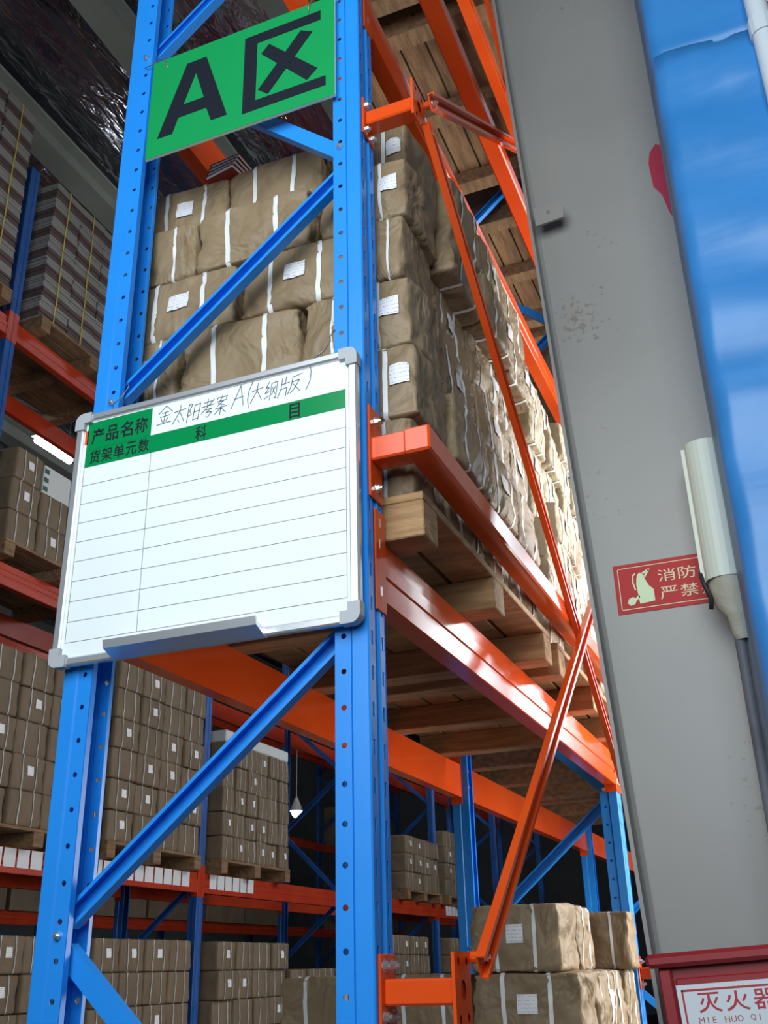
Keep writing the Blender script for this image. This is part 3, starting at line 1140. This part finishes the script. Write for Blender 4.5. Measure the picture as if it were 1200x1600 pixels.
# ------------------------------------------------------------------ kraft parcels
def parcel_proto(seed, mat, L=.34, D=.24, H=.19, label=True, res=12, fold=True, strap='strap', k=20.0, amp=.009, name='paper_parcel', lx=None):
    def S(c):
        x, y, z = c
        d = (abs(x) ** k + abs(y) ** k + abs(z) ** k) ** (1 / k)
        p = Vector((x / d, y / d, z / d))
        q = Vector((p.x * L / 2, p.y * D / 2, p.z * H / 2))
        nrm = Vector((abs(p.x) ** 6 * (1 if p.x > 0 else -1), abs(p.y) ** 6 * (1 if p.y > 0 else -1), abs(p.z) ** 6 * (1 if p.z > 0 else -1)))
        if nrm.length > 1e-6:
            nrm.normalize()
        a = noise.noise(q * 9 + Vector((seed * 7.3, seed * 3.1, seed))) * amp
        a -= max(0.0, .10 - abs(noise.noise(Vector((q.x * 7 + q.z * 9, q.y * 3, q.z * 5 - q.x * 5)) + Vector((seed * 1.7, seed, 3))))) * amp * 3.2
        a += (abs(noise.noise(q * 17 + Vector((seed * 2.3, 5, seed * 4)))) - .25) * amp * .9
        if fold:
            if abs(p.x) > .8:       # folded envelope ends
                u, v = p.y, p.z
                a += .010 * (abs(v) - abs(u)) * (abs(p.x) - .8) / .2
                a -= .006 * math.exp(-((abs(u) - abs(v)) / .12) ** 2)
            # paper drawn in beneath each strap
        if abs(p.y) > .8:           # triangular end folds showing on the long sides
            e = abs(p.x)
            a -= .0045 * math.exp(-((abs(p.z) - (1.0 - e) * 2.6) / .10) ** 2) * (1 if e > .6 else 0)
            a += .006 * max(0.0, e - .6) * (1 - abs(p.z))
        for sx in (-.42, .42):
            a -= .004 * math.exp(-((p.x - sx) / .07) ** 2)
        if abs(p.z) > .9:           # packs settle flat on one another
            a = a * .35
        a += .006 * (1 - abs(p.z)) * (1 - abs(p.x) ** 2) * (1 if abs(p.y) > .8 else 0)
        return q + nrm * a, nrm
    m = MB()
    n = res
    for ax in range(3):
        for sg in (-1, 1):
            i0 = len(m.v)
            for i in range(n + 1):
                for j in range(n + 1):
                    u, v = math.sin((2 * i / n - 1) * 1.35) / math.sin(1.35), math.sin((2 * j / n - 1) * 1.35) / math.sin(1.35)
                    c = [0, 0, 0]
                    c[ax] = sg
                    c[(ax + 1) % 3], c[(ax + 2) % 3] = u, v
                    q, _ = S(c)
                    m.v.append((q.x, q.y, q.z + H / 2))
            for i in range(n):
                for j in range(n):
                    a = i0 + i * (n + 1) + j
                    m.f.append((a, a + 1, a + n + 2, a + n + 1))
    body = m.build(name, mat, smooth=True, merge=True)
    for sx in (-.42, .42):
        sm = MB()
        N = 44
        per = []
        for kx in range(N):
            t = 8.0 * kx / N
            if t < 2: y, z = -1 + t, -1
            elif t < 4: y, z = 1, -1 + (t - 2)
            elif t < 6: y, z = 1 - (t - 4), 1
            else: y, z = -1, 1 - (t - 6)
            per.append((y, z))
        jit = .05 * noise.noise(Vector((seed, sx * 3, 1)))
        hw = (.0068 if res > 9 else .005) / (L / 2)
        for (y, z) in per:
            for e in (-hw, hw):
                q, nr = S((sx + jit + e + .03 * z * jit * 10, y, z))
                q = q + nr * (.0022 if res > 9 else .0045)
                sm.v.append((q.x, q.y, q.z + H / 2))
        for kx in range(N):
            a, b = 2 * kx, 2 * ((kx + 1) % N)
            sm.f.append((a, a + 1, b + 1, b))
        sm.build('strap', strap, body, smooth=True)
    if label:
        lm = MB()
        cx, cz = .02 + .5 * noise.noise(Vector((seed, 2, 2))), .12 + .35 * noise.noise(Vector((seed, 9, 4)))
        if lx is not None:
            cx = lx
        rot = .35 * noise.noise(Vector((seed, 7, 1)))
        for i in range(5):
            for j in range(5):
                u, v = (i / 4 - .5) * .062, (j / 4 - .5) * .052
                u, v = u * math.cos(rot) - v * math.sin(rot), u * math.sin(rot) + v * math.cos(rot)
                q, nr = S((cx + u / (L / 2), -1, cz + v / (H / 2)))
                q = q + nr * .004
                lm.v.append((q.x, q.y, q.z + H / 2))
        for i in range(4):
            for j in range(4):
                a = i * 5 + j
                lm.f.append((a, a + 1, a + 6, a + 5))
        lm.build('address_label', 'address_label', body, smooth=True)
    kids(body)
    return body


PROTO = {
    'near': [parcel_proto(1, 'kraft', amp=.012, res=18), parcel_proto(2, 'kraft', label=False, amp=.012, res=18), parcel_proto(3, 'kraft', amp=.012, res=18), parcel_proto(4, 'kraft', label=False, amp=.013, res=18), parcel_proto(5, 'kraft', amp=.012, res=18), parcel_proto(6, 'kraft', amp=.012, res=18, lx=.68), parcel_proto(7, 'kraft', amp=.013, res=18, lx=.62)],
    'pale': [parcel_proto(11, 'kraft_lit', L=.26, D=.24, H=.15, label=False, amp=.011), parcel_proto(12, 'kraft_lit', L=.26, D=.24, H=.15, amp=.011), parcel_proto(13, 'kraft_lit', L=.26, D=.24, H=.15, label=False, amp=.011)],
    'far': [parcel_proto(21, 'kraft_shaded', res=9, amp=.006, strap='strap_shaded'), parcel_proto(22, 'kraft_shaded', label=False, res=9, amp=.006, strap='strap_shaded'), parcel_proto(23, 'kraft_shaded', res=9, amp=.006, strap='strap_shaded'), parcel_proto(24, 'kraft_shaded', label=False, res=9, amp=.006, strap='strap_shaded')],
}
SIZE = {'near': (.34, .24, .19), 'pale': (.26, .24, .15), 'far': (.34, .24, .19)}
taken = set()
rnd = random.Random(21)


def parcel(kind, x, y, z, rot, sx, sy, sz, where, tilt=(0, 0), idx=None, look=None):
    """place a parcel: x,y centre, z base; sx,sy,sz are its own size in metres"""
    ps = PROTO[kind]
    i = rnd.randrange(len(ps)) if idx is None else idx % len(ps)
    src = ps[i]
    if src.name in taken:
        p = copy_tree(src)
    else:
        taken.add(src.name)
        p = src
    B = SIZE[kind]
    p.location = (x, y, z)
    p.rotation_euler = (tilt[0], tilt[1], rot)
    p.scale = (sx / B[0], sy / B[1], sz / B[2])
    has = any(c.name.startswith('address_label') for c in p.children)
    tone = look or {'near': 'brown', 'pale': 'pale', 'far': 'brown'}[kind]  # pale tone is side door light painted into the paper colour
    lab = '%s strapped parcel %s label, %s' % (tone, 'with' if has else 'without', where)
    tag(p, lab, 'parcel', where.split(', ')[-1])
    return p


LAY = ['bottom layer', 'second layer', 'third layer', 'fourth layer', 'fifth layer', 'sixth layer', 'seventh layer', 'top layer']
NTH = ['first', 'second', 'third', 'fourth', 'fifth', 'sixth', 'seventh', 'eighth', 'ninth']


def stack_face(kind, xface, ya, yb, z0, rows, hh, ww, dd, where, layers=True, jit=.012, tiers=None, koff=0):
    """layer of parcels whose labelled sides face +X, from ya to yb"""
    for r in range(rows):
        y = ya + (r % 2) * ww * .12 * rnd.random()
        n = max(1, round((yb - ya) / ww))
        w = (yb - ya) / n
        top = yb if tiers is None else tiers(r)
        for k in range(n):
            yc = ya + w * (k + .5)
            if yc > top:
                continue
            hz = hh * (1 + .03 * rnd.uniform(-1, 1))
            parcel(kind, xface - dd / 2 + rnd.uniform(-jit, jit), yc, z0 + r * hh, R(90 + rnd.uniform(-2, 2)), w * .985, dd, hz,
                   '%s along, %s, %s' % (NTH[k + koff], LAY[r], where))


def stack_end(kind, yface, xa, xb, z0, rows, hh, ww, dd, where, jit=.01):
    for r in range(rows):
        n = max(1, round((xb - xa) / ww))
        w = (xb - xa) / n
        for k in range(n):
            parcel(kind, xa + w * (k + .5), yface + dd / 2 + rnd.uniform(-jit, jit), z0 + r * hh, R(rnd.uniform(-2, 2)), w * .985, dd, hh,
                   'end %s, %s, %s' % (NTH[k], LAY[r], where))


# ---- first pallet on the lowest shelf, seen through the whiteboard frame
PX = 0.150
pallet(PX, 0.108, L1, 'light wooden pallet under the parcels behind the whiteboard')
pallet(PX, 1.400, L1, 'light wooden pallet under the pale parcels beside the column')
ZD = L1 + .108
H1 = [.215, .200, .205, .195, .195, .195]
W1 = 'stack behind the whiteboard'
zrow = [ZD]
for h in H1:
    zrow.append(zrow[-1] + h)
fronts = [
    [(-.74, .31), (-.43, .30), (-.13, .255)],
    [(-.72, .22), (-.50, .35), (-.15, .28)],
    [(-.75, .21), (-.54, .36), (-.18, .31)],
    [(-.74, .37), (-.37, .34), (-.03, .15)],
    [(-.76, .25), (-.51, .36), (-.15, .26)],
    [(-.75, .30), (-.45, .32), (-.13, .24)],
]
for r, row in enumerate(fronts):
    for c_, (xa, w) in enumerate(row):
        yo = {5: .06}.get(r, 0) + rnd.uniform(0, .018)
        xoff = [0.0, .012, .010, 0.0, .03, 0.012][r] if xa > -.2 else 0
        lx = (0, .0, .0, .0, .0, .0)[r]
        parcel('near', xa + w / 2 + xoff, .118 + .12 + yo, zrow[r], R(rnd.uniform(-2.5, 2.5)), w * .99, .24, H1[r] * 1.01, '%s, %s, %s' % (('far end', 'end middle', 'aisle corner')[c_], LAY[r], W1), idx=rnd.choice([0, 2, 4, 1, 3]) if c_ < 2 else (1, 5, 6, 3, 6, 5)[r])
for r in range(6):
    hh = H1[r]
    ys = [.385, .685, .985, 1.285] if r < 5 else [.445, .725, 1.005, 1.285]
    off = [-.012, .022, .0, -.02, .045, .02][r]
    for c_, (a, b) in enumerate(zip(ys[:-1], ys[1:])):
        parcel('near', PX - .015 - .12 + off + rnd.uniform(-.014, .014), (a + b) / 2, zrow[r], R(90 + rnd.uniform(-3, 3)), (b - a) * .985, .24, hh * 1.01, 'aisle side %s, %s, %s' % (NTH[c_ + 1], LAY[r], W1))
    # filling behind, seen over the top and between
    if r >= 4:
        for xx in (-.62, -.30):
            parcel('near', xx, .585, zrow[r], 0, .32, .26, hh, 'inside %s, %s, %s' % ('deep' if xx < -.5 else 'middle', LAY[r], W1), idx=1)

# ---- second pallet, side door light painted into the packs as a paler colour
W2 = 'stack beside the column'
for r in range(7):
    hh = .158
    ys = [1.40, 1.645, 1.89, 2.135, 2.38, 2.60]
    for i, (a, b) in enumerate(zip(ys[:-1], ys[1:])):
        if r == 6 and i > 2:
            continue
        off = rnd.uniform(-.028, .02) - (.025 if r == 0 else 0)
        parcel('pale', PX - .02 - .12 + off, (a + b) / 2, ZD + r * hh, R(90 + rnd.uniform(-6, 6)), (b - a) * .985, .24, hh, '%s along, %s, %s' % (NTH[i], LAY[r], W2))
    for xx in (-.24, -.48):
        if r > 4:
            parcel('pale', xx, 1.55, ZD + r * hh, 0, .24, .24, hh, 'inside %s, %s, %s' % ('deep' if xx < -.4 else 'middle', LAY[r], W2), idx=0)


# ---- booklets lying on top of the front stack
def booklet(x, y, z, rz, t, cover, label):
    b = thing('booklet', label, 'book', (x, y, z), rz, 'booklets lying on the wrapped parcels')
    MB().box(-.05, .05, -.002, .2, .0012, t - .0012).build('pages', 'paper_white', b)
    c = MB()
    c.box(-.0515, .0515, -.004, .201, 0, .0014)
    c.box(-.0515, .0515, -.004, .201, t - .0014, t)
    c.box(-.0528, -.0513, -.004, .201, 0, t)
    c.build('cover', cover, b)
    return b


zb = zrow[6] - .004
for k in range(4):
    booklet(-.47 + .004 * k, .165 + .003 * k, zb + .0155 * k, R(-10 + 2 * k), .015, 'cover_red', '%s red covered booklet in the pile on the wrapped parcels' % ('lowest', 'second', 'third', 'uppermost')[k])

# ---- upper pallets (only their undersides show)
for k in range(2):
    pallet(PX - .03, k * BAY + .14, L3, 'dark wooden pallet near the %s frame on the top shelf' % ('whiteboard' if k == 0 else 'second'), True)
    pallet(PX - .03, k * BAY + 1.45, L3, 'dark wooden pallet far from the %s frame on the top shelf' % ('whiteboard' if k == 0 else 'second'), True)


def carton(x0, x1, y0, y1, z0, z1, label, mat='kraft_shaded', group=None):
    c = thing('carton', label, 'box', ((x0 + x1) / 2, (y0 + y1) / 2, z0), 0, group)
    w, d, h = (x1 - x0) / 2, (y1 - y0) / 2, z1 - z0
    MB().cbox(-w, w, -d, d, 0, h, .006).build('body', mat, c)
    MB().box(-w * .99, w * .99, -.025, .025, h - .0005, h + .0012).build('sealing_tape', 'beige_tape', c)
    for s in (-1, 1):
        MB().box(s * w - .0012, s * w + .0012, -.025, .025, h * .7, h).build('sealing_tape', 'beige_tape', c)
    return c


for k, (ya, yb) in enumerate(((.14, 1.33), (1.45, 2.64), (2.93, 4.12), (4.24, 5.43))):
    carton(-.76, .11, ya + .01, yb - .01, L3 + .109, L3 + .80, 'big brown carton on a top shelf pallet, %s along the row' % ('first', 'second', 'third', 'fourth')[k])
# second bay, lowest shelf
pallet(PX - .02, BAY + .13, L1, 'dark wooden pallet on the lowest shelf behind the second frame', True)
pallet(PX - .02, BAY + 1.42, L1, 'dark wooden pallet on the lowest shelf before the third frame', True)
W3 = 'stack behind the second frame'
stack_face('pale', .105, BAY + .14, BAY + 1.30, ZD, 4, .17, .29, .24, W3)
stack_face('near', .105, BAY + 1.43, BAY + 2.6, ZD, 5, .2, .30, .24, 'stack before the third frame')
stack_end('near', BAY + .15, -.74, -.14, ZD, 4, .2, .30, .24, 'rear stack behind the second frame')
# second bay middle shelf: one wrapped pack seen past the beam
pallet(PX - .02, BAY + .13, L2, 'dark wooden pallet on the middle shelf behind the second frame', True)
stack_end('far', BAY + .14, -.72, .10, L2 + .108, 2, .22, .41, .26, 'low stack past the second frame')

# ---- floor stack under the first bay
W4 = 'floor stack under the beams'
GY = 1.585
pallet(.13, GY - .005, 0.0, 'wooden pallet on the floor under the lowest beams')
gz = .108
gh = .2035
for r in range(7):
    z = gz + r * gh
    if r >= 4:
        for (xa, xb) in ((-.97, -.61), (-.605, -.28), (-.275, .08)):
            parcel('near', (xa + xb) / 2, GY + .12 + rnd.uniform(0, .01), z, R(rnd.uniform(-1.2, 1.2)), (xb - xa), .24, gh, 'end %s, %s, %s' % (NTH[int((xa + 1.1) / .33)], LAY[r], W4), idx=1 if xa < -.5 else 2)
    ys = [GY + .245, GY + .48, GY + .71, GY + .93]
    for a, b in zip(ys[:-1], ys[1:]):
        parcel('near', -.035 + rnd.uniform(-.012, .012), (a + b) / 2, z, R(90 + rnd.uniform(-2, 2)), b - a, .24, gh, '%s along, %s, %s' % (NTH[ys.index(a) + 1], LAY[r], W4))
z = gz + 7 * gh
parcel('near', -.122, GY + .135, z, R(-1), .305, .25, .205, 'facing the frame, top layer, ' + W4, idx=2)
parcel('near', -.09, GY + .38, z, R(91), .23, .24, .205, 'middle, top layer, ' + W4, idx=1)
parcel('near', .005, GY + .80, z, R(3), .24, .22, .20, 'rearmost, top layer, ' + W4, idx=3)

# ------------------------------------------------------------------ rack rows across the aisle
A, B_, C_ = 2.285, 4.010, 5.745
X2 = -3.70
Y2 = [-0.19, 2.60, 5.39, 8.18, 10.97, 13.76, 16.55]
G2 = 'frames of the rack across the aisle'
for k, y in enumerate(Y2):
    upright_frame(X2 - XO, y, '%s dim blue frame of the carded rack across the aisle' % NTH[k], G2, shaded=True)
for k, y in enumerate(Y2[:-1]):
    for li, z in enumerate((A, B_, C_)):
        lv = ('lowest', 'middle', 'top')[li]
        n = 0
        if li == 0:
            n, cy = {0: (19, .2), 1: (20, .15), 2: (6, .08), 3: (7, .15), 4: (10, .25), 5: (0, 0)}[k]
            load_beam(X2, y + POST_D, z, +1, 'red-orange beam with %d white cards on the rack across the aisle' % n if n else 'red-orange lowest beam without cards on the rack across the aisle', 'lowest front beams across the aisle', True, n, cy)
        else:
            load_beam(X2, y + POST_D, z, +1, 'red-orange %s-level front beam of the rack across the aisle' % lv, lv + ' front beams across the aisle', True)
        load_beam(X2 - 2 * XO - HOLE_D, y + POST_D, z, -1, 'red-orange %s-level rear beam of the rack across the aisle' % lv, lv + ' rear beams across the aisle', True)

XF = X2 + .09


def pal2(y, z, where):
    pallet(XF + .02, y, z, 'dark wooden pallet under %s' % where, True)


T1 = 'tall stack across the aisle'
for i, (ya, yb) in enumerate(((2.78, 4.0), (4.06, 5.26))):
    pal2(ya, A, 'the %s half of the tall stack across the aisle' % ('near', 'far')[i])
    stack_face('far', XF, ya, yb, A + .108, 5 + i, .212, .30, .24, T1, koff=4 * i)
stack_end('far', 2.78, XF - .86, XF - .25, A + .108, 5, .212, .30, .24, T1)
T2 = 'white-topped stack across the aisle'
pal2(5.56, A, 'the white-topped stack across the aisle')
stack_face('far', XF, 5.58, 6.75, A + .108, 5, .19, .20, .24, T2)
tag(MB().cbox(XF - .86, XF - .01, 5.6, 6.74, A + .108 + .95, A + .108 + 1.05, .01).build('cover_sheet', 'white_box'), 'pale cover sheet over the stack on the second bay across the aisle', 'sheet')
T3 = 'middle stack across the aisle'
pal2(2.75, B_, 'the middle shelf stack across the aisle')
pal2(1.30, B_, 'the middle shelf parcels before the blue frame across the aisle')
stack_face('far', XF, 2.76, 3.9, B_ + .108, 2, .225, .28, .24, T3)
parcel('far', XF - .12, 2.90, B_ + .558, R(91), .27, .24, .225, 'alone, third layer, ' + T3)
stack_face('far', XF, 1.32, 2.46, B_ + .108, 3, .225, .28, .24, 'middle stack before the frame')


def white_carton(x, y, z, s, label):
    c = thing('printed_carton', label, 'box', (x, y, z), 0, 'white cartons on the middle shelf across the aisle')
    MB().cbox(-.15, .15, -s / 2, s / 2, 0, .21, .004).build('body', 'white_box', c)
    for k in range(3):
        MB().box(.1495, .1512, -s / 2 + .004, -s / 2 + .05, .02 + k * .065, .055 + k * .065).build('green_mark', 'box_green', c)


for k in range(3):
    white_carton(XF - .16, 3.19 + k * .29, B_ + .108 + .45, .28, '%s white printed carton on the middle shelf stack across the aisle' % NTH[k])


# grey bound book bundles with yellow straps on the top shelf
def bundle_proto(seed):
    rr = random.Random(seed)
    b = thing('book_bundle', 'tmp', 'book bundle')
    z = 0
    for k in range(9):
        h = .0195
        o = rr.uniform(-.006, .006)
        p = MB().box(-.11 + o, .11 + o, -.145 + rr.uniform(-.004, .004), .145, z, z + h - .0035).build('book', 'book_grey' if (k + seed) % 9 < 5 else 'book_cover', b)
        MB().box(-.108 + o, .108 + o, -.142, .143, z + h - .0035, z + h).build('cover', 'book_gap_shade', p)  # inset dark strip painting the shade in the gap between books
        z += h
    m = MB()
    e = .1195
    for (x0, x1, za, zb) in ((-e, e, z, z + .0015), (-e, e, -.0005, .001), (e - .0015, e, 0, z), (-e, -e + .0015, 0, z)):
        m.box(x0, x1, -.0045, .0045, za, zb)
    m.build('strap', 'strap_yellow', b)
    for c in list(b.children):
        kids(c)
    kids(b)
    return b


BP = [bundle_proto(3), bundle_proto(4)]
bt = set()


def bundle(x, y, z, where):
    s = rnd.choice(BP)
    if s.name in bt:
        o = copy_tree(s)
    else:
        bt.add(s.name)
        o = s
    o.location = (x, y, z)
    o.rotation_euler = (0, 0, R(rnd.uniform(-3, 3)))
    return tag(o, 'grey strapped book bundle, %s' % where, 'book bundle', where.split(', ')[-1])


for (ya, rows, nb, where) in ((2.80, 7, 4, 'shorter top shelf book stack'), (1.30, 9, 4, 'taller top shelf book stack')):
    pal2(ya, C_, 'the ' + where)
    for r in range(rows):
        for k in range(nb):
            bundle(XF - .13, ya + .15 + k * .298, C_ + .108 + r * .177, '%s along, %s layer, %s' % (NTH[k], NTH[r], where))
        bundle(XF - .38, ya + .15, C_ + .108 + r * .177, 'inner end, %s layer, %s' % (NTH[r], where))

# floor level across the aisle
T5 = 'the floor stack under the cards across the aisle'
for i, (ya, rows) in enumerate(((2.8, 8), (4.05, 8), (5.6, 8), (6.9, 7))):
    pal2(ya, 0.0, 'the %s floor stack across the aisle' % ('first', 'second', 'third', 'fourth')[i])
    for r in range(rows):
        if r < rows - 4:
            continue
        for k in range(4):
            parcel('far', XF - .13 + rnd.uniform(-.02, .02), ya + .15 + k * .298, .108 + r * .21, R(90 + rnd.uniform(-2, 2)), .293, .24, .208, '%s along, %s, %s floor stack across the aisle' % (NTH[k], LAY[r], NTH[i]))
    carton(XF - .26, XF - .01, ya + .01, ya + 1.18, .108, .108 + (rows - 4) * .21, 'long brown carton at the bottom of the %s floor stack across the aisle' % ('first', 'second', 'third', 'fourth')[i])

# farther bays: shelf and floor loads
for i, (ya, rows) in enumerate(((9.70, 3), (11.15, 4))):
    nm = ('ninth-metre', 'farther')[i]
    nm = ('low', 'higher')[i]
    pal2(ya, A, 'the %s parcels on a far shelf across the aisle' % nm)
    stack_face('far', XF, ya + .01, ya + 1.18, A + .108, rows, .2, .29, .24, '%s far shelf stack across the aisle' % nm)
for i, ya in enumerate((9.2, 11.2)):
    nm = ('nearer', 'farther')[i]
    carton(XF - .8, XF - .02, ya, ya + 1.2, 0, 1.3, 'big brown carton base of the %s far floor stack across the aisle' % nm)
    stack_face('far', XF, ya, ya + 1.2, 1.3, 3, .2, .3, .24, '%s far floor stack across the aisle' % nm, layers=False)

# third rack row in the distance
X3 = -8.0
for k, y in enumerate((4.0, 6.79, 9.58, 12.37, 15.16, 17.95, 20.74)):
    upright_frame(X3 - XO, y, '%s dimmed blue frame along the farthest rack row' % NTH[k], 'frames of the farthest rack row', shaded=True)
for y in (4.0, 6.79, 9.58, 12.37, 15.16, 17.95):
    for z, lv in ((A, 'lowest'), (B_ - .2, 'middle'), (C_ - .3, 'top')):
        load_beam(X3, y + POST_D, z, +1, 'dim red %s-level beam of the farthest rack row' % lv, lv + ' beams of the farthest rack row', True)
for i, y in enumerate((6.95, 9.75, 12.5, 18.1)):
    for z, lv in ((A, 'lowest'), (B_ - .2, 'middle')):
        carton(X3 - .66, X3 + .03, y, y + 1.15, z, z + .9, 'near brown carton, %s shelf, farthest rack row, %s pair' % (lv, NTH[i]), group='cartons on the %s far shelves' % lv)
        carton(X3 - .66, X3 + .03, y + 1.22, y + 2.35, z, z + (.7, .95, .5, .8)[i], 'far brown carton, %s shelf, farthest rack row, %s pair' % (lv, NTH[i]), group='cartons on the %s far shelves' % lv)


# ------------------------------------------------------------------ lamps in the background
def tube_lamp(x, y, z):
    l = thing('tube_lamp', '%s lit tube lamp along the aisle behind the carded rack' % NTH[int((y + 1.2) / 2.02)], 'lamp', (x, y, z), 0, 'tube lamps over the aisle behind the placarded rack')
    MB().cbox(-.05, .05, -.29, .29, .05, .09, .005).build('housing', 'white_box', l)
    MB().tube([(0, -.25, .02), (0, .25, .02)], .035, 10).build('tube', 'lamp_glow', l)
    for yy in (-.2, .2):
        MB().tube([(0, yy, .09), (0, yy, 7.98 - z)], .004, 6).build('hanging_rod', 'wire', l)


for yy in (-1.0, 1.0, 3.0, 5.17, 7.2, 9.2, 11.2):
    tube_lamp(-5.47, yy, 6.30)


def bay_lamp(x, y, z):
    l = thing('pendant_lamp', 'lit white pendant lamp among the far racks', 'lamp', (x, y, z))
    m = MB()
    n = 16
    for zz, r in ((0.0, .10), (.03, .10), (.14, .05), (.2, .03)):
        for k in range(n):
            m.v.append((r * math.cos(2 * math.pi * k / n), r * math.sin(2 * math.pi * k / n), zz))
    for j in range(3):
        for k in range(n):
            m.f.append((j * n + k, j * n + (k + 1) % n, (j + 1) * n + (k + 1) % n, (j + 1) * n + k))
    m.build('shade', 'white_box', l)
    MB().tube([(0, 0, -.10), (0, 0, -.07), (0, 0, .0), (0, 0, .03)], [.02, .06, .085, .05], 14).build('bulb', 'lamp_glow', l, smooth=True)
    MB().tube([(0, 0, .2), (0, 0, 7.98 - z)], .006, 6).build('cable', 'wire', l)


bay_lamp(-6.7, 12.97, 3.88)
